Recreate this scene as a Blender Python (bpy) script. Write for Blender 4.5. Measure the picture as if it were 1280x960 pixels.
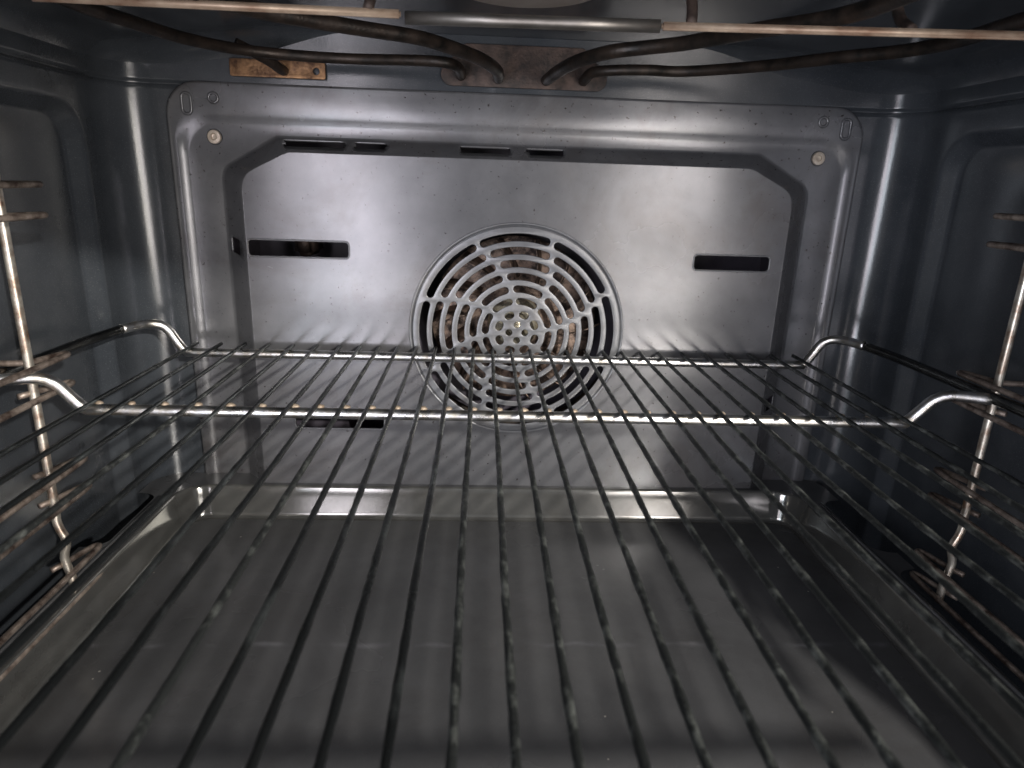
import bpy, bmesh, math, random
from mathutils import Vector, Matrix
random.seed(7)
PI = math.pi
scene = bpy.context.scene
for o in list(bpy.data.objects): bpy.data.objects.remove(o, do_unlink=True)
COL = scene.collection
ZUP = 0.165            # everything is drafted with the rack plane at z = 0 and lifted by this

# ------------------------------------------------------------------ camera
cd = bpy.data.cameras.new("camera"); cam = bpy.data.objects.new("camera", cd); COL.objects.link(cam)
CX, CY, CZ = -0.01477, -0.45369, 0.10426
YAW, PIT, ROL, FPX = 0.0520, 0.29397, 0.03448, 833.9
cy_, sy_, cp_, sp_ = math.cos(YAW), math.sin(YAW), math.cos(PIT), math.sin(PIT)
FW = Vector((sy_*cp_, cy_*cp_, -sp_)); R0 = Vector((cy_, -sy_, 0)); U0 = R0.cross(FW)
RT = math.cos(ROL)*R0 + math.sin(ROL)*U0; UP = -math.sin(ROL)*R0 + math.cos(ROL)*U0
M = Matrix.Identity(4)
for i in range(3):
    M[i][0], M[i][1], M[i][2] = RT[i], UP[i], -FW[i]
M[0][3], M[1][3], M[2][3] = CX, CY, CZ + ZUP
cam.matrix_world = M
cd.sensor_width = 36; cd.lens = FPX/1280*36
cd.clip_start = 0.005; cd.clip_end = 50
cd.dof.use_dof = True; cd.dof.focus_distance = 0.40; cd.dof.aperture_fstop = 19
scene.camera = cam

# ------------------------------------------------------------------ world and light
w = bpy.data.worlds.new("World"); scene.world = w; w.use_nodes = True
bg = w.node_tree.nodes["Background"]
bg.inputs[0].default_value = (0.86, 0.93, 1.0, 1); bg.inputs[1].default_value = 0.17
def area(name, loc, target, sx, sz, power, col):
    l = bpy.data.lights.new(name, 'AREA'); l.shape = 'RECTANGLE'; l.size = sx; l.size_y = sz
    l.energy = power; l.color = col
    o = bpy.data.objects.new(name, l); COL.objects.link(o)
    o.location = Vector(loc) + Vector((0, 0, ZUP))
    o.rotation_euler = (Vector(target) - Vector(loc)).to_track_quat('-Z', 'Z').to_euler()
    return o
area("window_light", (-0.53, -1.25, -0.04), (-0.10, 0, 0.02), 0.15, 0.80, 5.2, (0.84, 0.91, 1.0))
area("window_light", (-0.33, -1.25, -0.04), (-0.10, 0, 0.02), 0.15, 0.80, 4.9, (0.98, 0.92, 1.0))
area("window_light", (0.41, -1.25, -0.04), (0.10, 0, 0.02), 0.15, 0.80, 4.9, (1.0, 0.93, 0.90))
area("window_light", (0.61, -1.25, -0.04), (0.10, 0, 0.02), 0.15, 0.80, 5.4, (1.0, 0.94, 0.86))
area("room_light", (0.52, -1.15, 0.43), (0.0, -0.02, -0.05), 0.03, 0.03, 18.0, (1.0, 0.95, 0.88))
scene.view_settings.view_transform = 'Standard'; scene.view_settings.look = 'None'
scene.view_settings.exposure = 0.0; scene.view_settings.gamma = 1.0
scene.cycles.max_bounces = 10

# ------------------------------------------------------------------ materials
def mat(name, c1, c2=None, stain=None, stain_scale=14, stain_amt=.5, rough=0.4, rough2=None, metal=0.0, scale=40, detail=6, speck=None, speck_scale=900,
        speck_lo=0.62, bump=0.0, bump_scale=200, spec=0.5, coat=0.0, coat_rough=0.1, stretch=None, lo=0.35, hi=0.65):
    m = bpy.data.materials.new(name); m.use_nodes = True
    nt = m.node_tree; N = nt.nodes; L = nt.links; b = N["Principled BSDF"]
    tc = N.new("ShaderNodeTexCoord"); mp = N.new("ShaderNodeMapping"); L.new(tc.outputs["Object"], mp.inputs[0])
    if stretch: mp.inputs["Scale"].default_value = stretch
    n = N.new("ShaderNodeTexNoise"); n.inputs["Scale"].default_value = scale; n.inputs["Detail"].default_value = detail
    n.inputs["Roughness"].default_value = 0.65
    L.new(mp.outputs[0], n.inputs["Vector"])
    r = N.new("ShaderNodeValToRGB"); r.color_ramp.elements[0].position = lo; r.color_ramp.elements[1].position = hi
    r.color_ramp.elements[0].color = (*c1, 1); r.color_ramp.elements[1].color = (*(c2 or c1), 1)
    L.new(n.outputs["Fac"], r.inputs[0]); out = r.outputs[0]
    if speck:
        n2 = N.new("ShaderNodeTexNoise"); n2.inputs["Scale"].default_value = speck_scale; n2.inputs["Detail"].default_value = 2
        L.new(tc.outputs["Object"], n2.inputs["Vector"])
        r2 = N.new("ShaderNodeValToRGB"); r2.color_ramp.elements[0].position = speck_lo; r2.color_ramp.elements[1].position = speck_lo + .06
        L.new(n2.outputs["Fac"], r2.inputs[0])
        mx = N.new("ShaderNodeMix"); mx.data_type = 'RGBA'
        L.new(r2.outputs[0], mx.inputs[0]); L.new(out, mx.inputs[6]); mx.inputs[7].default_value = (*speck, 1); out = mx.outputs[2]
    if stain:
        n5 = N.new("ShaderNodeTexNoise"); n5.inputs["Scale"].default_value = stain_scale; n5.inputs["Detail"].default_value = 9
        n5.inputs["Roughness"].default_value = .72; n5.inputs["Distortion"].default_value = .6
        L.new(tc.outputs["Object"], n5.inputs["Vector"])
        r5 = N.new("ShaderNodeMapRange"); r5.inputs["From Min"].default_value = .50; r5.inputs["From Max"].default_value = .72
        r5.inputs["To Max"].default_value = stain_amt; L.new(n5.outputs["Fac"], r5.inputs["Value"])
        m5 = N.new("ShaderNodeMix"); m5.data_type = 'RGBA'
        L.new(r5.outputs[0], m5.inputs[0]); L.new(out, m5.inputs[6]); m5.inputs[7].default_value = (*stain, 1); out = m5.outputs[2]
    L.new(out, b.inputs["Base Color"])
    if rough2 is not None:
        mr = N.new("ShaderNodeMapRange"); mr.inputs["From Min"].default_value = .3; mr.inputs["From Max"].default_value = .7
        mr.inputs["To Min"].default_value = rough; mr.inputs["To Max"].default_value = rough2
        n3 = N.new("ShaderNodeTexNoise"); n3.inputs["Scale"].default_value = scale*.6; n3.inputs["Detail"].default_value = 5
        L.new(mp.outputs[0], n3.inputs["Vector"])
        L.new(n3.outputs["Fac"], mr.inputs["Value"]); L.new(mr.outputs[0], b.inputs["Roughness"])
    else: b.inputs["Roughness"].default_value = rough
    b.inputs["Metallic"].default_value = metal; b.inputs["Specular IOR Level"].default_value = spec
    b.inputs["Coat Weight"].default_value = coat; b.inputs["Coat Roughness"].default_value = coat_rough
    if bump:
        n4 = N.new("ShaderNodeTexNoise"); n4.inputs["Scale"].default_value = bump_scale; n4.inputs["Detail"].default_value = 3
        L.new(tc.outputs["Object"], n4.inputs["Vector"])
        bp = N.new("ShaderNodeBump"); bp.inputs["Strength"].default_value = bump; bp.inputs["Distance"].default_value = 0.0004
        L.new(n4.outputs["Fac"], bp.inputs["Height"]); L.new(bp.outputs[0], b.inputs["Normal"])
    return m
wall_enamel = mat("wall_enamel", (.032,.037,.044), (.050,.056,.064), stain=(.022,.021,.020), stain_scale=10, stain_amt=.4, rough=.15, rough2=.24, scale=18, speck=(.075,.082,.09), speck_scale=1700, spec=.7, bump=.10, bump_scale=700)
cover_enamel = mat("cover_enamel", (.092,.094,.102), (.140,.142,.150), stain=(.055,.045,.04), stain_scale=13, stain_amt=.6, rough=.19, rough2=.30, scale=22, speck=(.03,.025,.025), speck_scale=420, speck_lo=.67, spec=.9, bump=.05, bump_scale=900, metal=.3)
grille_enamel = mat("grille_enamel", (.13,.135,.145), (.18,.185,.195), stain=(.09,.07,.055), stain_scale=25, rough=.30, scale=90, spec=.8, bump=.1, bump_scale=900, metal=.3)
tray_enamel = mat("tray_enamel", (.066,.067,.070), (.094,.095,.099), stain=(.035,.030,.027), stain_scale=11, stain_amt=.35, rough=.16, rough2=.32, scale=14, speck=(.11,.11,.11), speck_scale=1600, speck_lo=.66, spec=.8, bump=.05, bump_scale=900)
tray_wall_enamel = mat("tray_wall_enamel", (.16,.16,.155), (.22,.22,.21), stain=(.08,.07,.055), rough=.08, rough2=.15, metal=.7, scale=30, bump=.03, bump_scale=500)
chrome = mat("chrome", (.82,.84,.88), (.62,.58,.50), rough=.22, rough2=.42, metal=1.0, scale=160, bump=.25, bump_scale=500)
residue_chrome = mat("residue_covered_chrome", (.040,.044,.044), (.30,.32,.30), rough=.30, rough2=.65, metal=.6, scale=230, bump=.7, bump_scale=800, lo=.50, hi=.76, stretch=(1,.5,1))
dark_chrome = mat("worn_dark_chrome", (.045,.050,.052), (.26,.29,.29), rough=.20, rough2=.45, metal=.85, scale=90, bump=.5, bump_scale=900, lo=.54, hi=.78, stretch=(1,.35,1))
rail_chrome = mat("rail_chrome", (.05,.055,.058), (.16,.16,.15), rough=.14, rough2=.3, metal=1.0, scale=90)
post_chrome = mat("post_chrome", (.72,.68,.60), (.28,.17,.11), rough=.25, rough2=.5, metal=.85, scale=60, lo=.45, hi=.62)
rung_steel = mat("rung_steel", (.070,.045,.036), (.42,.35,.30), rough=.4, rough2=.6, metal=.6, scale=140, bump=.4, bump_scale=900)
rust = mat("rusty_steel", (.020,.017,.016), (.085,.058,.048), rough=.5, rough2=.7, metal=.4, scale=110, bump=.6, bump_scale=700)
gold_rust = mat("yellowed_steel", (.06,.03,.02), (.36,.21,.11), rough=.38, rough2=.6, metal=.7, scale=130, bump=.5, bump_scale=600)
element_mat = mat("element_tube", (.010,.009,.008), (.045,.032,.025), rough=.32, rough2=.6, metal=.5, scale=120, bump=.4, bump_scale=700)
tan_strip = mat("tan_strip", (.22,.13,.085), (.58,.46,.35), rough=.4, rough2=.6, metal=.4, scale=70, bump=.3, bump_scale=500, stretch=(.5,1,1))
steel_mat = mat("brushed_steel", (.17,.155,.14), (.34,.32,.30), rough=.40, rough2=.5, metal=.9, scale=80, stretch=(.4,1,1))
disc_mat = mat("ceiling_disc", (.26,.22,.19), (.32,.28,.25), rough=.5, scale=60)
black = mat("chamber_enamel", (.05,.044,.06), (.09,.08,.10), rough=.45, scale=40)
fan_mat = mat("fan_metal", (.05,.038,.034), (.34,.25,.20), rough=.35, rough2=.6, metal=.6, scale=150, bump=.6, bump_scale=600, lo=.4, hi=.6)
brass = mat("yellowed_zinc", (.62,.55,.38), (.85,.80,.68), rough=.25, metal=.8, scale=200)
screw_mat = mat("screw_head", (.50,.42,.34), (.62,.55,.46), rough=.35, metal=.7, scale=300)
weld_mat = mat("weld_residue", (.30,.22,.16), (.52,.44,.34), rough=.55, metal=.3, scale=300)
seam_mat = mat("near_black_washer", (.012,.012,.013), rough=.8)  # plain near-black for the screw washers

# a broken paler line across the tray floor and tiny crumbs, mixed into the base colour
def tray_pale_line(m):
    nt = m.node_tree; N = nt.nodes; L = nt.links; b = N["Principled BSDF"]
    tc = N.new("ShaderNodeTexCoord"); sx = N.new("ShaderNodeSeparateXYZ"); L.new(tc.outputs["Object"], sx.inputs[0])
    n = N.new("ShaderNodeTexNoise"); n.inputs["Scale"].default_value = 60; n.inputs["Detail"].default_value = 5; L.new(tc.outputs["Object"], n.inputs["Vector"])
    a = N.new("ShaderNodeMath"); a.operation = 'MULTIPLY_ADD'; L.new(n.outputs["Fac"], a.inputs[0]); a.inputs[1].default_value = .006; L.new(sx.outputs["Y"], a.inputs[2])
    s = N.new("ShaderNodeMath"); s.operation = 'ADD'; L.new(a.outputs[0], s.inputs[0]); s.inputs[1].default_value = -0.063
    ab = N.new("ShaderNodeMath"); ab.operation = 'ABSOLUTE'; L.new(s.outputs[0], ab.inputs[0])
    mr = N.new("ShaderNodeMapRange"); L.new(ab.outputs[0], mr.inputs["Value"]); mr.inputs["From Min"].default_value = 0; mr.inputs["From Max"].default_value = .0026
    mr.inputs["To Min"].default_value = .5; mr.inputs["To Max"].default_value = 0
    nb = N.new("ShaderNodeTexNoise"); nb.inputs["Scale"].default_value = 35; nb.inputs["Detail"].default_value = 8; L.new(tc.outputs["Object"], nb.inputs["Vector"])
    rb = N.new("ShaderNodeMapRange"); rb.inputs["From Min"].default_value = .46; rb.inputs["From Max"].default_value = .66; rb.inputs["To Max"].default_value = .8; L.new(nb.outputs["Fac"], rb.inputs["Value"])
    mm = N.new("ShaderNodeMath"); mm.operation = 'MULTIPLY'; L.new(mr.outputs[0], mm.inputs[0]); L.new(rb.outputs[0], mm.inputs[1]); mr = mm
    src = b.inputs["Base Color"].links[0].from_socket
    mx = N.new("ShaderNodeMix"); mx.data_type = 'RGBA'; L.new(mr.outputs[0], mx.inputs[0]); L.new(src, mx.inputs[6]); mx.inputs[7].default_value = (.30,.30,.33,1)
    # crumbs
    v = N.new("ShaderNodeTexVoronoi"); v.inputs["Scale"].default_value = 75; L.new(tc.outputs["Object"], v.inputs["Vector"])
    lt = N.new("ShaderNodeMath"); lt.operation = 'LESS_THAN'; L.new(v.outputs["Distance"], lt.inputs[0]); lt.inputs[1].default_value = .04
    sc = N.new("ShaderNodeSeparateColor"); L.new(v.outputs["Color"], sc.inputs[0])
    g = N.new("ShaderNodeMath"); g.operation = 'LESS_THAN'; L.new(sc.outputs[0], g.inputs[0]); g.inputs[1].default_value = .5
    mu = N.new("ShaderNodeMath"); mu.operation = 'MULTIPLY'; L.new(lt.outputs[0], mu.inputs[0]); L.new(g.outputs[0], mu.inputs[1])
    mx2 = N.new("ShaderNodeMix"); mx2.data_type = 'RGBA'; L.new(mu.outputs[0], mx2.inputs[0]); L.new(mx.outputs[2], mx2.inputs[6]); mx2.inputs[7].default_value = (.34,.32,.29,1)
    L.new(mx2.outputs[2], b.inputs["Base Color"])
tray_floor_enamel = tray_enamel.copy(); tray_floor_enamel.name = "tray_floor_enamel"; tray_pale_line(tray_floor_enamel)

# ------------------------------------------------------------------ helpers
TOP = []
def thing(name, label, cat, loc, group=None):
    o = bpy.data.objects.new(name, None); COL.objects.link(o); o.location = loc
    o.empty_display_size = .02
    o["label"] = label; o["category"] = cat
    if group: o["group"] = group
    TOP.append(o); return o
def part(name, bm, m, parent, label=None, smooth=True, origin=None):
    """mesh drafted in scene coordinates -> object parented to `parent` (thing or part)"""
    me = bpy.data.meshes.new(name)
    base = Vector((0, 0, 0)); p = parent
    while p is not None: base += Vector(p.location); p = p.parent
    if isinstance(bm, bpy.types.Mesh):
        b2 = bmesh.new(); b2.from_mesh(bm); bm = b2
    org = Vector(origin) if origin is not None else base.copy()
    bmesh.ops.translate(bm, verts=bm.verts, vec=-org)
    if smooth != 'keep':
        for f in bm.faces: f.smooth = smooth
    bm.to_mesh(me); bm.free()
    me.materials.append(m)
    o = bpy.data.objects.new(name, me); COL.objects.link(o); o.parent = parent
    o.location = org - base
    if label: o["label"] = label
    return o
def tube(bm, pts, r, sides=12, jitter=0.0, cap=True):
    pts = [Vector(p) for p in pts]; n = len(pts); rings = []
    t0 = (pts[1]-pts[0]).normalized()
    ref = Vector((0,0,1)) if abs(t0.z) < .9 else Vector((1,0,0))
    nrm = (ref - t0*ref.dot(t0)).normalized()
    for i, p in enumerate(pts):
        t = (pts[min(i+1,n-1)] - pts[max(i-1,0)]).normalized()
        nrm = (nrm - t*nrm.dot(t)).normalized(); bn = t.cross(nrm)
        rr = r(i/(n-1)) if callable(r) else r
        ring = []
        for k in range(sides):
            a = 2*PI*k/sides; q = rr*(1 + (random.uniform(-jitter, jitter) if jitter else 0))
            ring.append(bm.verts.new(p + nrm*math.cos(a)*q + bn*math.sin(a)*q))
        rings.append(ring)
    for i in range(n-1):
        for k in range(sides):
            bm.faces.new((rings[i][k], rings[i][(k+1)%sides], rings[i+1][(k+1)%sides], rings[i+1][k]))
    if cap:
        bm.faces.new(rings[0][::-1]); bm.faces.new(rings[-1])
def spline(pts, step=.002):
    """Catmull-Rom through points"""
    P = [Vector(p) for p in pts]; P = [P[0]*2-P[1]] + P + [P[-1]*2-P[-2]]; out = []
    for i in range(1, len(P)-2):
        a,b,c,d = P[i-1],P[i],P[i+1],P[i+2]; L = (c-b).length; k = max(2, int(L/step))
        for j in range(k):
            t = j/k
            out.append(.5*((2*b)+(-a+c)*t+(2*a-5*b+4*c-d)*t*t+(-a+3*b-3*c+d)*t**3))
    out.append(P[-2]); return out
def box(bm, x0,x1,y0,y1,z0,z1):
    v = [bm.verts.new((x,y,z)) for x in (x0,x1) for y in (y0,y1) for z in (z0,z1)]
    for f in ((0,1,3,2),(4,6,7,5),(0,4,5,1),(2,3,7,6),(0,2,6,4),(1,5,7,3)): bm.faces.new([v[i] for i in f])
def lathe(bm, prof, centre, seg=64, axis='Y'):
    """prof = [(r, h)]; axis Y: points (cx + r cos, h, cz + r sin)"""
    rings = []
    for r, h in prof:
        ring = []
        for k in range(seg):
            a = 2*PI*k/seg
            if axis == 'Y': co = (centre[0]+r*math.cos(a), centre[1]+h, centre[2]+r*math.sin(a))
            else: co = (centre[0]+r*math.cos(a), centre[1]+r*math.sin(a), centre[2]+h)
            ring.append(bm.verts.new(co))
        rings.append(ring)
    for i in range(len(rings)-1):
        for k in range(seg): bm.faces.new((rings[i][k], rings[i][(k+1)%seg], rings[i+1][(k+1)%seg], rings[i+1][k]))
    return rings
def round_poly(corners, n_arc=8, n_side=None, step=.003):
    """corners [(x,y,r)] -> list of points; fixed counts per side when n_side (list) is given"""
    n = len(corners); out = []; sides = []
    info = []
    for i in range(n):
        p0 = Vector(corners[i-1][:2]); p = Vector(corners[i][:2]); p1 = Vector(corners[(i+1)%n][:2]); r = corners[i][2]
        d0 = (p0-p).normalized(); d1 = (p1-p).normalized(); ang = d0.angle(d1)
        cut = r/math.tan(ang/2); c = p + (d0+d1).normalized()*(r/math.sin(ang/2))
        info.append((p+d0*cut, p+d1*cut, c, r))
    for i in range(n):
        a, b, c, r = info[i]
        va, vb = a-c, b-c
        a0 = math.atan2(va.y, va.x); a1 = math.atan2(vb.y, vb.x); da = (a1-a0+PI) % (2*PI) - PI
        for k in range(n_arc+1):
            t = a0 + da*k/n_arc; out.append((c.x+r*math.cos(t), c.y+r*math.sin(t)))
        nx = info[(i+1)%n][0]; L = (nx-b).length
        m = n_side[i] if n_side else max(1, int(L/step)); sides.append(m)
        for k in range(1, m): q = b.lerp(nx, k/m); out.append((q.x, q.y))
    return out, sides
def fill2d(loops, extrude=0.0, bevel=0.0, plane='XZ', level=0.0):
    """filled flat sheet with holes (list of 2-D loops), returned as bmesh. plane XZ faces -Y; plane XY faces +Z"""
    cu = bpy.data.curves.new("tmp", 'CURVE'); cu.dimensions = '2D'; cu.fill_mode = 'BOTH'
    cu.extrude = extrude; cu.bevel_depth = bevel; cu.bevel_resolution = 2
    for lp in loops:
        s = cu.splines.new('POLY'); s.points.add(len(lp)-1); s.use_cyclic_u = True
        for i, (x, y) in enumerate(lp): s.points[i].co = (x, y, 0, 1)
    ob = bpy.data.objects.new("tmp", cu); COL.objects.link(ob)
    dg = bpy.context.evaluated_depsgraph_get(); me = bpy.data.meshes.new_from_object(ob.evaluated_get(dg))
    bm = bmesh.new(); bm.from_mesh(me); bmesh.ops.remove_doubles(bm, verts=bm.verts, dist=1e-6)
    bpy.data.objects.remove(ob); bpy.data.curves.remove(cu); bpy.data.meshes.remove(me)
    for v in bm.verts:
        x, y, z = v.co
        v.co = (x, level - z, y) if plane == 'XZ' else (x, y, level + z)
    bmesh.ops.recalc_face_normals(bm, faces=bm.faces) if extrude or bevel else None
    if not (extrude or bevel):
        want = Vector((0,-1,0)) if plane == 'XZ' else Vector((0,0,1))
        for f in bm.faces:
            f.normal_update()
            if f.normal.dot(want) < 0: f.normal_flip()
    return bm
def merge(bm, other):
    me = bpy.data.meshes.new("t"); other.to_mesh(me); other.free(); bm.from_mesh(me); bpy.data.meshes.remove(me)
def circle(cx, cz, r, n=64): return [(cx+r*math.cos(2*PI*k/n), cz+r*math.sin(2*PI*k/n)) for k in range(n)]
def rrect(x0,x1,z0,z1,r,n=5): return round_poly([(x0,z0,r),(x1,z0,r),(x1,z1,r),(x0,z1,r)], n, [1]*4)[0]

XC = 0.0105     # centre line of the oven
# ------------------------------------------------------------------ oven cavity
cav = thing("oven_cavity", "dark blue-grey enamelled oven cavity with rounded corners, enclosing everything", "oven cavity", (XC, -.22, -.165))
HW, RC, YB, YF = .254, .026, .0015, -.44
def sm(t): t = max(0., min(1., t)); return t*t*(3-2*t)
def emboss(y, z):
    # outward pressed field of each side wall
    qx, qz, r = -.036-y, .140-z, .024
    d = min(qx, qz) if (qx > r or qz > r) else r - math.hypot(r-qx, r-qz)
    a = max(0., min(1., d/.008)) * sm((y + .40)/.012) * sm((z + .15)/.01)
    return .0082*a
def wall_path():
    """plan of left wall (front to back) round the corner up to x=-.19"""
    pts = []
    y = YF
    while y < YB-RC: pts.append((-HW, y, 'w')); y += (.0012 if -.066 < y < -.03 else .0035)
    for k in range(13):
        a = PI - (PI/2)*k/12; pts.append((-HW+RC+RC*math.cos(a), YB-RC+RC*math.sin(a), 'c'))
    x = -HW+RC+.004
    while x < -.19: pts.append((x, YB, 'b')); x += .004
    pts.append((-.19, YB, 'b'))
    return pts
zs = [-.165 + .0035*i for i in range(int(.32/.0035)+1)]
zs = [z for z in zs if z < .108] + [.1085+.0013*i for i in range(34)] + [.1543, .1549, .1553, .1559, .1567] + [.158+.003*i for i in range(14)]
for side in (1, -1):
    bm = bmesh.new(); path = wall_path(); grid = []
    for z in zs:
        row = []
        groove = .0022 if .1545 < z < .1562 else (-.0016 if z >= .1562 else 0)
        for (x, y, tg) in path:
            dx = 0; dy = groove
            if tg == 'w': dx = -emboss(y, z) - groove; dy = 0
            elif tg == 'c':
                c = Vector((x-(-HW+RC), y-(YB-RC))); c = c.normalized()*groove; dx, dy = c.x, c.y
            row.append(bm.verts.new((XC + side*(x+dx), y+dy, z)))
        grid.append(row)
    for i in range(len(grid)-1):
        for j in range(len(path)-1):
            f = (grid[i][j], grid[i][j+1], grid[i+1][j+1], grid[i+1][j])
            bm.faces.new(f if side == 1 else f[::-1])
    part("side_wall", bm, wall_enamel, cav)
bm = fill2d([[(XC-.19,-.165),(XC+.19,-.165),(XC+.19,.155),(XC-.19,.155)], [(XC-.189,-.12),(XC+.189,-.12),(XC+.189,.134),(XC-.189,.134)]], plane='XZ', level=YB)
b2 = bmesh.new(); v = [b2.verts.new(c) for c in ((XC-.19,YB-.0016,.1567),(XC+.19,YB-.0016,.1567),(XC+.19,YB-.0016,.2),(XC-.19,YB-.0016,.2))]; b2.faces.new(v); merge(bm, b2)
part("back_wall", bm, wall_enamel, cav, smooth=False)
# fan chamber pressed back behind the cover
bm = bmesh.new(); x0,x1,y0,y1,z0,z1 = XC-.189,XC+.189,YB,.055,-.12,.134
def quad(b, *c): b.faces.new([b.verts.new(p) for p in c])
quad(bm,(x0,y1,z0),(x1,y1,z0),(x1,y1,z1),(x0,y1,z1)); quad(bm,(x0,y0,z0),(x0,y1,z0),(x0,y1,z1),(x0,y0,z1)); quad(bm,(x1,y0,z0),(x1,y1,z0),(x1,y1,z1),(x1,y0,z1))
quad(bm,(x0,y0,z0),(x1,y0,z0),(x1,y1,z0),(x0,y1,z0)); quad(bm,(x0,y0,z1),(x1,y0,z1),(x1,y1,z1),(x0,y1,z1))
part("fan_chamber", bm, black, cav, smooth=False)
# ceiling: pressed dome that meets the walls in a fillet
def ceil_z(x, y):
    u = abs(x-XC)
    h = .177 + .0125*sm((.236-u)/.12)
    if u > .12:
        e = min((.240-u)/.03, (-y)/.06); h += .005*sm(e)*(1-sm((.15-u)/.03))
    d = min(HW-u, YB-y)
    if HW-u < RC and YB-y < RC: d = RC - math.hypot(RC-(HW-u), RC-(YB-y))
    r = .003 + .016*sm((u-.09)/.08)
    if d < r: h -= r - math.sqrt(max(0, r*r-(r-max(0,d))**2))
    return h
bm = bmesh.new(); nx, ny = 170, 130; g = []
for i in range(nx+1):
    row = []
    # denser near walls
    s = -1 + 2*i/nx; x = XC + (HW-.0002)*math.sin(s*PI/2)
    for j in range(ny+1):
        t = j/ny; y = YB-.0008 - (YB-YF)*(1-math.cos(t*PI/2))
        row.append(bm.verts.new((x, y, ceil_z(x, y))))
    g.append(row)
for i in range(nx):
    for j in range(ny): bm.faces.new((g[i][j], g[i+1][j], g[i+1][j+1], g[i][j+1]))
part("ceiling", bm, wall_enamel, cav)
bm = bmesh.new(); quad(bm,(XC-.262,YF,-.165),(XC+.262,YF,-.165),(XC+.262,YB,-.165),(XC-.262,YB,-.165)); part("floor", bm, black, cav, smooth=False)

# ------------------------------------------------------------------ fan cover (rear panel)
YP = -.0160
cov = thing("fan_cover", "grey speckled enamel rear panel with slots and round fan grille, screwed to the back", "oven panel", (XC, YP, -.13))
bm = bmesh.new()
def mk(half, corner_z, ctop_half, top, bottom, r1, r2):
    return [(XC-half, bottom, .004), (XC+half, bottom, .004), (XC+half, corner_z, r1), (XC+ctop_half, top, r2), (XC-ctop_half, top, r2), (XC-half, corner_z, r1)]
# counts fixed from the base polygon (same for all rings)
n_side = [60, 110, 14, 150, 14, 110]
def ring(half, cz, ct, top, bot, r1, r2): return round_poly(mk(half,cz,ct,top,bot,r1,r2), 7, n_side)[0]
rings = []   # (loop, y)
o1 = lambda d, y, r=.016: rings.append((ring(.2215-d, .157-d-.004, .2215-d-.004, .157-d, -.13+d*.3, .0045, .0045), y))
def rr4(half, top, bot, r, y):
    # rounded rectangle expressed with the six-corner topology
    c = r*.586; rings.append((ring(half, top-c, half-c, top, bot, r*.99, r*.99), y))
rr4(.2215,.1570,-.1300,.020, .0012)
rr4(.2215,.1570,-.1300,.020,-.0016)
rr4(.2211,.1566,-.1298,.020,-.0021)
rr4(.2200,.1555,-.1295,.019,-.0023)
rr4(.2172,.1450,-.1290,.020,-.0022)
rr4(.2160,.1400,-.1288,.020,-.0019)
rr4(.2140,.1370,-.1287,.020,-.0010)
rr4(.2120,.1340,-.1286,.020,-.0001)
rr4(.2108,.1325,-.1285,.020, .0002)
# transition to the chamfered outline
B = (.1905, .1065, .1550, .1265); F = (.1740, .1025, .1448, .1170)
def mixr(t, y, r1=.012, r2=.010, extra=0):
    v = [a+(b-a)*t for a, b in zip(B, F)]; rings.append((ring(v[0]-extra, v[1]-extra*.6, v[2]-extra*.6, v[3]-extra, -.128+.001*t, r1, r2), y))
mixr(-.12, .0002)
for t, y in ((0,-.0001),(.06,-.0009),(.14,-.0024),(.40,-.0066),(.60,-.0100),(.86,-.0143),(.94,-.0154),(1,YP)): mixr(t, y)
wall_first = len(rings)-6     # ring .25
vr = [[bm.verts.new((x, y, z)) for (x, z) in lp] for lp, y in rings]
nP = len(vr[0])
i25 = wall_first
def slotted(i, k):
    if i not in (i25, i25+1): return False
    x, z = rings[i][0][k]; X = x - XC
    if X < -.15 and .0545 < z < .0650: return True
    if X > .15 and -.0475 < z < -.0385: return True
    if z > .11 and abs(X) < .15:
        for a, b in ((-.141,-.1015),(-.0955,-.0750),(-.0285,.0035),(.0145,.038)):
            if a < x < b: return True
    return False
for i in range(len(vr)-1):
    for k in range(nP):
        if slotted(i, k): continue
        bm.faces.new((vr[i][k], vr[i][(k+1)%nP], vr[i+1][(k+1)%nP], vr[i+1][k]))
GX, GZ, GR = .0100, .0078, .0712
SL = [(-.1625,-.0998,.0540,.0637), (.1252,.1752,.0530,.0623), (-.1398,-.0800,-.0625,-.0535)]
for f in bm.faces: f.smooth = True
_v = F; outline = round_poly(mk(_v[0],_v[1],_v[2],_v[3],-.127,.012,.010), 7, [1]*6)[0]
front = fill2d([outline, circle(GX, GZ, GR, 96)] + [rrect(a,b,c,d,.0022) for a,b,c,d in SL], level=YP)
for f in front.faces: f.smooth = False
merge(bm, front)
bmesh.ops.remove_doubles(bm, verts=bm.verts, dist=2e-5)
bmesh.ops.recalc_face_normals(bm, faces=bm.faces)
pnl = part("panel", bm, cover_enamel, cov, smooth='keep')
# face orientation: front must look to -Y
me = pnl.data
if sum(p.normal.y*p.area for p in me.polygons) > 0: me.flip_normals()
sol = pnl.modifiers.new("thickness", 'SOLIDIFY'); sol.thickness = .0012; sol.offset = -1
for a,b,c,d in SL:
    bm = bmesh.new(); lp = rrect(a-.0006,b+.0006,c-.0006,d+.0006,.0028, 6); lp.append(lp[0])
    tube(bm, [(x, YP+.0001, z) for x, z in lp], .00055, 8, cap=False); part("slot_rim", bm, grille_enamel, cov)
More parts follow.
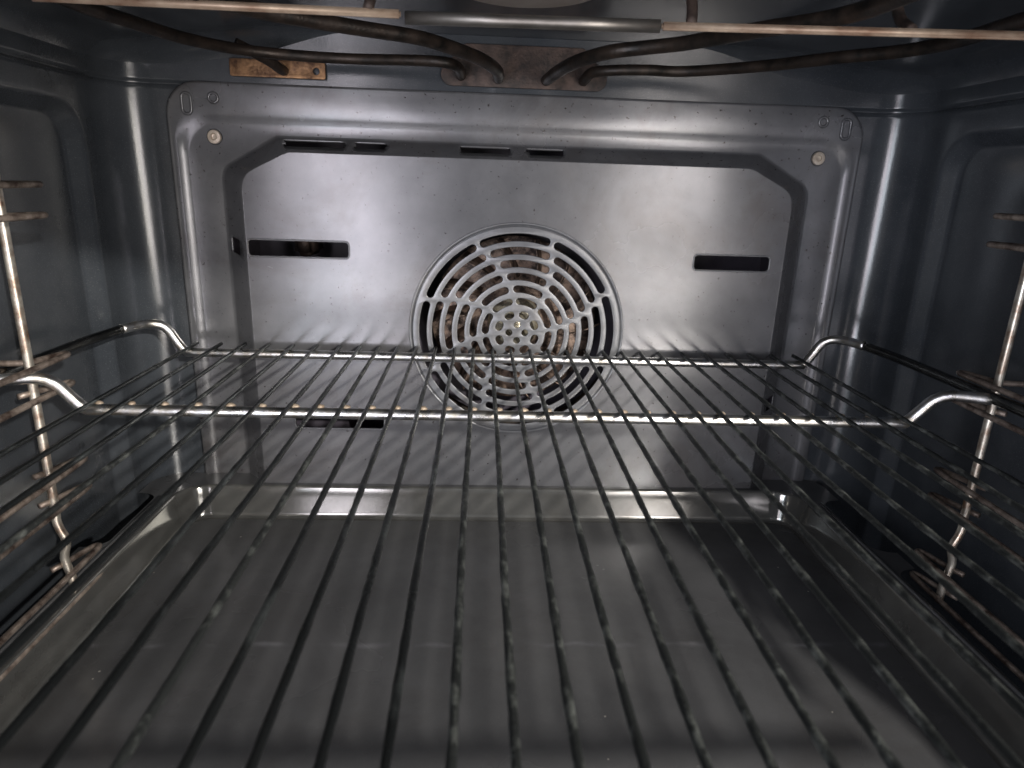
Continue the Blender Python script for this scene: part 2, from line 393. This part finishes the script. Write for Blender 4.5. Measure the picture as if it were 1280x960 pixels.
# pressed marks in the flange: a hole dimple and an upright oblong per side
for (x, z, kind) in ((-.1815,.1478,0),(.2038,.1478,0),(-.1980,.1440,1),(.2205-.0012,.1440,1)):
    bm = bmesh.new()
    if kind == 0: lp = circle(x, z, .0028, 24)
    else: lp = rrect(x-.0028,x+.0028,z-.0060,z+.0060,.0026)
    lp = lp+[lp[0]]
    tube(bm, [(a, -.0021, b) for a, b in lp], .0010, 8, cap=False)
    part("pressed_mark", bm, cover_enamel, cov)
for x, z in ((-.1835,.1252),(.2050,.1256)):
    bm = bmesh.new(); c = (x, 0, z)
    lathe(bm, [(.0048,.0012),(.0048,.0000),(.0046,-.0004)], c, 32)
    scr = part("washer", bm, seam_mat, cov)
    bm = bmesh.new(); rg = lathe(bm, [(.0042,.0008),(.0042,-.0010),(.0039,-.0013),(.0020,-.0014),(.0016,-.0006),(.0008,-.0005)], c, 32); bm.faces.new(rg[-1])
    part("screw", bm, screw_mat, cov, smooth=False)
# ---- grille
def arc_slot(r, a0, a1, hw, n=18):
    """stadium bent round the grille centre; angles in degrees"""
    pts = []; a0, a1 = math.radians(a0), math.radians(a1)
    for k in range(n+1): t = a0+(a1-a0)*k/n; pts.append((GX+(r+hw)*math.cos(t), GZ+(r+hw)*math.sin(t)))
    ce = (GX+r*math.cos(a1), GZ+r*math.sin(a1))
    for k in range(1, 8): t = a1+PI*k/8; pts.append((ce[0]+hw*math.cos(t), ce[1]+hw*math.sin(t)))
    for k in range(n+1): t = a1+(a0-a1)*k/n; pts.append((GX+(r-hw)*math.cos(t), GZ+(r-hw)*math.sin(t)))
    ce = (GX+r*math.cos(a0), GZ+r*math.sin(a0))
    for k in range(1, 8): t = a0+PI+PI*k/8; pts.append((ce[0]+hw*math.cos(t), ce[1]+hw*math.sin(t)))
    return pts
loops = [circle(GX, GZ, .0690, 96)]
for k in range(4): a = PI/2*k; loops.append(circle(GX+.0053*math.cos(a), GZ+.0053*math.sin(a), .0026, 20))
for (r, mid, half, hw) in ((.0126,70,4,.0028),(.0212,74,13.5,.0026),(.0293,77,15,.0027),(.0375,81.5,16.6,.0027),(.0459,85,17.5,.0027),(.0542,89.5,18.3,.0027),(.0626,93,19,.0028)):
    for k in range(8): loops.append(arc_slot(r, mid+45*k-half, mid+45*k+half, hw, 4 if r < .02 else 16))
bm = fill2d(loops, extrude=.0003, bevel=.0004, level=YP-.0005)
gr = part("fan_grille", bm, grille_enamel, cov, smooth=True)
gr.data.set_sharp_from_angle(angle=math.radians(50)) if hasattr(gr.data, "set_sharp_from_angle") else None
bm = bmesh.new(); lathe(bm, [(GR+.0010,.0002),(GR+.0006,-.0003),(GR-.0002,-.0004),(GR-.0008,.0002),(GR-.0014,.0008),(.0690,.0006),(.0684,-.0003)], (GX, YP, GZ), 96)
part("grille_rim", bm, grille_enamel, gr)

# ------------------------------------------------------------------ convection fan behind the grille
fan = thing("convection_fan", "brown stained metal fan wheel behind the round grille", "fan", (GX, .034, GZ))
bm = bmesh.new(); rg = lathe(bm, [(.060,.030),(.058,.0285),(.045,.030),(.030,.027),(.020,.020),(.014,.016),(.0135,.015)], (GX,0,GZ), 64); bm.faces.new(rg[-1])
part("fan_disc", bm, fan_mat, fan)
for k in range(14):
    a = 2*PI*k/14+.1; bm = bmesh.new(); vs = []
    for j in range(5):
        r = .032+.028*j/4; aa = a + .30*(j/4)
        x, z = GX+r*math.cos(aa), GZ+r*math.sin(aa); tw = .005
        vs.append((bm.verts.new((x,.0285,z)), bm.verts.new((x-tw*math.sin(aa),.008,z+tw*math.cos(aa)))))
    for j in range(4): bm.faces.new((vs[j][0], vs[j+1][0], vs[j+1][1], vs[j][1]))
    b = part("fan_blade", bm, fan_mat, fan)
    s = b.modifiers.new("t", 'SOLIDIFY'); s.thickness = .0008
bm = bmesh.new(); rg = lathe(bm, [(.0195,.020),(.0175,.0145),(.0135,.012),(.0095,.011),(.008,.010),(.007,.006),(.0055,.005)], (GX,0,GZ), 24); bm.faces.new(rg[-1]); part("fan_hub", bm, brass, fan)
rel = thing("ring_heating_element", "dark round heating coil surrounding the fan wheel", "heating element", (GX, .02, GZ-.078))
bm = bmesh.new()
pts = [(GX+.078*math.cos(a), .010+.016*t, GZ+.078*math.sin(a)) for t, a in ((i/160, -PI/2+4*PI*i/160) for i in range(161))]
tube(bm, pts, .0033, 10); part("coil", bm, element_mat, rel)
bm = bmesh.new(); box(bm, -.144,-.131,.020,.0545,.050,.068); bmesh.ops.bevel(bm, geom=bm.edges[:], offset=.003, segments=3, affect='EDGES')
part("coil_clamp", bm, rust, rel)

# ------------------------------------------------------------------ baking tray
tr = thing("baking_tray", "grey enamelled baking tray with shiny inner edge, lying on the lowest runners", "baking tray", (0, -.22, -.128))
def rloop(hx, yb, yf, r): return round_poly([(-hx,yf,r),(hx,yf,r),(hx,yb,r),(-hx,yb,r)], 12, [40,40,40,40])[0]
prof = [(.2192,-.0192,.021,-.1047),(.2184,-.0199,.0204,-.1049),(.2177,-.0206,.0198,-.1056),(.2173,-.0210,.0194,-.1068),(.2158,-.0224,.0180,-.1150),(.2144,-.0238,.0165,-.1235),
        (.2140,-.0242,.0161,-.1252),(.2131,-.0251,.0152,-.1265),(.2118,-.0264,.014,-.1271),(.2100,-.0282,.012,-.1272)]
bm = bmesh.new(); vr = [[bm.verts.new((x,y,z)) for x,y in rloop(hx, yb, -.425+(.2192-hx), r)] for hx,yb,r,z in prof]
n = len(vr[0])
for i in range(len(vr)-1):
    for k in range(n): bm.faces.new((vr[i][k], vr[i][(k+1)%n], vr[i+1][(k+1)%n], vr[i+1][k]))
tw = part("tray_wall", bm, tray_wall_enamel, tr)
b2 = bmesh.new(); b2.faces.new([b2.verts.new((x,y,-.1272)) for x,y in rloop(.2100,-.0282,-.425+.0092,.012)])
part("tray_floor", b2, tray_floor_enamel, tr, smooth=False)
# flange with cut-outs along each side
def notch(y0, y1, s, xo=.2425, xi=.2290):
    pts = [(xo,y0)]; r = .009
    for k in range(9): a = PI/2*k/8; pts.append((xo-(xo-xi)*math.sin(a), y0+r*(1-math.cos(a))*1.0 if y1>y0 else y0-r*(1-math.cos(a))))
    for k in range(9): a = PI/2*(1-k/8); pts.append((xo-(xo-xi)*math.sin(a), y1-r*(1-math.cos(a)) if y1>y0 else y1+r*(1-math.cos(a))))
    return [(s*x, y) for x, y in pts]
out = []
right = [(.2425,-.430)] + notch(-.410,-.262,1)+notch(-.245,-.122,1)+notch(-.104,-.034,1) + [(.2425-.012+.012*math.cos(a), -.013+.012*math.sin(a)) for a in [PI/2*k/8 for k in range(9)]]
left = [(-x, y) for x, y in reversed(right)]
out = right + left
inner = rloop(.2192, -.0192, -.425, .021)
bm = fill2d([out, inner], plane='XY', level=-.1047)
part("tray_flange", bm, tray_enamel, tr, smooth=False)
for s in (-1, 1):
    bm = bmesh.new(); tube(bm, [(s*.2262, y, -.1046) for y in (-.04,-.1,-.2,-.3,-.42)], .0011, 8); part("flange_bead", bm, tray_enamel, tr)

# ------------------------------------------------------------------ wire rack
rk = thing("wire_rack", "chrome wire oven rack with dark stained rods, slid in above the tray", "oven rack", (0, -.22, -.0075))
gaps = [1.2424]*6+[1]*17+[1.2424]*6; tot = sum(gaps); X = [-.2]
for gp in gaps: X.append(X[-1]+gp*.4/tot)
ZB, ZR, ZH = -.0075, -.0037, .0105
YB1, YB2 = -.0280, -.1405
for i, x in enumerate(X):
    bm = bmesh.new(); n = 150; w1, w2 = random.uniform(0,6), random.uniform(0,6)
    pts = []
    for k in range(n+1):
        y = -.0185 - .4115*k/n
        pts.append((x + .00018*math.sin(y*37+w1), y, ZR + .0002*math.sin(y*29+w2)))
    ph = [random.uniform(0,6) for _ in range(4)]; amp = .07 if x < -.03 else .10
    rad = lambda t: .00114*(1 + amp*(math.sin(t*61+ph[0])+math.sin(t*97+ph[1])+math.sin(t*171+ph[2]))*.5*min(1,t*4))
    tube(bm, pts, rad, 9, jitter=.07); o = part("rod", bm, residue_chrome if x > -.012 or i % 5 == 3 else dark_chrome, rk)
def bar(yb, corner):
    s_pts = []
    return s_pts
def sweep(yb, tail):
    L = [(-x, y, z) for x, y, z in reversed(tail)]
    mid = [(xx, yb, ZB) for xx in (-.196,-.12,-.04,.04,.12,.196)]
    return spline(L+mid+tail, .0025)
tail1 = [(.2035,YB1,-.0068),(.2085,YB1,-.0005),(.2125,YB1-.0005,.0065),(.2170,YB1-.0020,.0105),(.2240,YB1-.0075,.0118),(.2305,YB1-.022,.0116),(.2350,YB1-.050,.0110),(.2370,YB1-.080,ZH),(.2375,-.150,ZH)]
bm = bmesh.new(); tube(bm, sweep(YB1, tail1[:6]), .0029, 14); part("crossbar", bm, chrome, rk)
for s in (-1, 1):
    t = [(s*x, y, z) for x, y, z in tail1[5:]] + [(s*.2375, y, ZH) for y in (-.2,-.26,-.32,-.38,-.43)]
    bm = bmesh.new(); tube(bm, spline(t, .004), .0028, 14); part("side_rail", bm, rail_chrome, rk)
tail2 = [(.2045,YB2,-.0068),(.2100,YB2-.001,-.0005),(.2150,YB2-.0025,.0060),(.2210,YB2-.005,.0092),(.2300,YB2-.009,ZH-.0008),(.2368,YB2-.012,ZH-.0008)]
bm = bmesh.new(); tube(bm, sweep(YB2, tail2), .0028, 14); cb2 = part("crossbar", bm, chrome, rk)
bm = bmesh.new(); tube(bm, [(-.237,-.425,ZB+.001),(-.1,-.425,ZB),(.1,-.425,ZB),(.237,-.425,ZB+.001)], .0026, 14); part("crossbar", bm, chrome, rk)
for x in X:
    bm = bmesh.new(); bmesh.ops.create_icosphere(bm, subdivisions=2, radius=.0018)
    s = random.uniform(.8, 1.25)
    for v in bm.verts: v.co = Vector((v.co.x*1.2*s, v.co.y*1.0, v.co.z*.8))*(1+random.uniform(-.12,.12)) + Vector((x+.0016, YB2+.0016, ZB+.0025))
    part("weld", bm, weld_mat, cb2)

# ------------------------------------------------------------------ side runners
for s, lab in ((-1, "rusty chrome wire runner frame on the left wall of the oven"), (1, "rusty chrome wire runner frame on the right wall of the oven")):
    g = thing("rack_runner", lab, "rack runner", (XC+s*.236, -.142, -.11), "wire runners on the side walls")
    fx = lambda u: XC + s*u
    bm = bmesh.new()
    tube(bm, spline([(fx(.2365),-.142,.135),(fx(.2365),-.142,.05),(fx(.2365),-.142,-.05),(fx(.2365),-.1425,-.068),(fx(.2335),-.1425,-.078),(fx(.2360),-.1425,-.088),(fx(.2335),-.143,-.100),(fx(.2335),-.143,-.112)], .003), .0021, 12)
    part("post", bm, post_chrome, g)
    bm = bmesh.new(); tube(bm, [(fx(.2365),-.36,.135),(fx(.2365),-.36,0),(fx(.2365),-.36,-.112)], .0024, 12); part("post", bm, post_chrome, g)
    for z in (.0960,.0822,.0150,.0003,-.0410,-.0565,-.0925,-.1072):
        dy = .0; wallx = .266
        bm = bmesh.new()
        tube(bm, spline(([(fx(wallx),-.1425,z),(fx(.248),-.1420,z)] if z == .0150 else [])+[(fx(.2405),-.1470 if z != .0150 else -.1410,z),(fx(.2375),-.1395,z),(fx(.2350),-.1310,z),(fx(.2325),-.1235,z),(fx(.2300),-.1225,z),(fx(.2290),-.130,z),(fx(.2288),-.16,z),(fx(.2288),-.25,z),(fx(.2288),-.38,z),(fx(.236),-.39,z)], .003), .0015, 10)
        part("rung", bm, rung_steel, g)

# ------------------------------------------------------------------ grill element at the top
YM = -.0015
ge = thing("grill_heating_element", "dark brown grill heating tubes on a rusty plate under the oven ceiling", "heating element", (.0097, YM, .160))
bm = fill2d([round_poly([(-.0415,.1605,.006),(.0610,.1605,.006),(.0610,.1690,.005),(.046,.1840,.003),(-.027,.1840,.003),(-.0415,.1690,.005)], 5, [1]*6)[0]], extrude=.0004, bevel=.0003, level=YM-.0010)
part("mounting_plate", bm, rust, ge)
def heater(pts, r):
    bm = bmesh.new(); tube(bm, spline(pts, .003), r, 12); part("heating_tube", bm, element_mat, ge)
heater([(-.0295,YM,.1660),(-.0295,-.014,.1662),(-.031,-.024,.168),(-.038,-.031,.1688),(-.055,-.029,.1695),(-.088,-.0215,.1700),(-.120,-.024,.1700),(-.150,-.036,.1700),(-.170,-.062,.1700),(-.180,-.098,.1700),(-.187,-.14,.1700),(-.188,-.24,.170),(-.180,-.33,.17)], .0031)
heater([(-.0065,YM,.1655),(-.0065,-.020,.1645),(-.0085,-.040,.1650),(-.017,-.062,.1664),(-.032,-.085,.1675),(-.047,-.101,.1684),(-.070,-.114,.1686),(-.094,-.128,.1688),(-.112,-.142,.1690),(-.125,-.17,.169),(-.128,-.25,.169),(-.12,-.33,.169)], .0034)
heater([(.0235,YM,.1655),(.0235,-.020,.1642),(.026,-.042,.1645),(.033,-.068,.1660),(.046,-.090,.1675),(.062,-.097,.1690),(.080,-.110,.1696),(.102,-.142,.1698),(.122,-.168,.1700),(.128,-.20,.170),(.128,-.28,.17),(.12,-.33,.17)], .0034)
heater([(.0467,YM,.1658),(.0467,-.012,.1660),(.049,-.022,.1680),(.060,-.028,.1688),(.080,-.030,.1695),(.103,-.029,.1698),(.137,-.055,.1700),(.164,-.089,.1700),(.184,-.112,.1700),(.192,-.138,.1700),(.191,-.18,.1700),(.190,-.26,.17),(.18,-.33,.17)], .0031)

hb = thing("element_hanger", "small rusty yellowed plate with a hook, left of the grill element plate", "bracket", (-.1405, YM, .160))
bm = fill2d([rrect(-.1695,-.1125,.1608,.1702,.0010), circle(-.1178,.1650,.0023,20)], extrude=.0004, bevel=.0003, level=YM-.0010)
part("hanger_plate", bm, gold_rust, hb)
bm = bmesh.new(); tube(bm, spline([(-.1372,-.001,.1645),(-.1376,-.012,.1648),(-.1400,-.020,.1668),(-.1465,-.028,.1700),(-.155,-.034,.1735)], .002), .0030, 12); part("hook", bm, element_mat, hb)

sb = thing("element_support_bar", "tan and steel crossbar clamped beneath the grill heating tubes", "support bar", (.01,-.137,.168))
bm = bmesh.new(); tube(bm, [(-.0465,-.1575,.1650),(-.01,-.1595,.1650),(.02,-.161,.1650),(.0540,-.1630,.1650)], .0025, 14); part("steel_rod", bm, steel_mat, sb)
for a, b in ((-.185,-.0475),(.0540,.232)):
    bm = bmesh.new(); box(bm, a,b,-.1665,-.1645,.1630,.1660); bmesh.ops.bevel(bm, geom=bm.edges[:], offset=.0006, segments=2, affect='EDGES'); [setattr(v.co, 'y', v.co.y - max(0, v.co.x-.05)*.085) for v in bm.verts]; part("flat_strip", bm, tan_strip, sb)
for x in (-.060,.0655,-.150,.150):
    bm = bmesh.new(); tube(bm, spline([(x,-.165-max(0,x-.05)*.085,.1655),(x+.001,-.162,.172),(x+.001,-.156,.182),(x+.001,-.15,.194)], .002), .0022, 8); part("clip", bm, rust, sb)
dl = thing("ceiling_disc", "pale brown round disc on the oven ceiling, cut by the top edge of the photo", "disc", (.003,-.122,.186))
bm = bmesh.new(); rg = lathe(bm, [(.034,.006),(.034,.0005),(.0325,-.0004),(.031,-.0006)], (.003,-.122,.186), 64, axis='Z'); bm.faces.new(rg[-1]); part("disc", bm, disc_mat, dl)

for o in TOP: o.location.z += ZUP
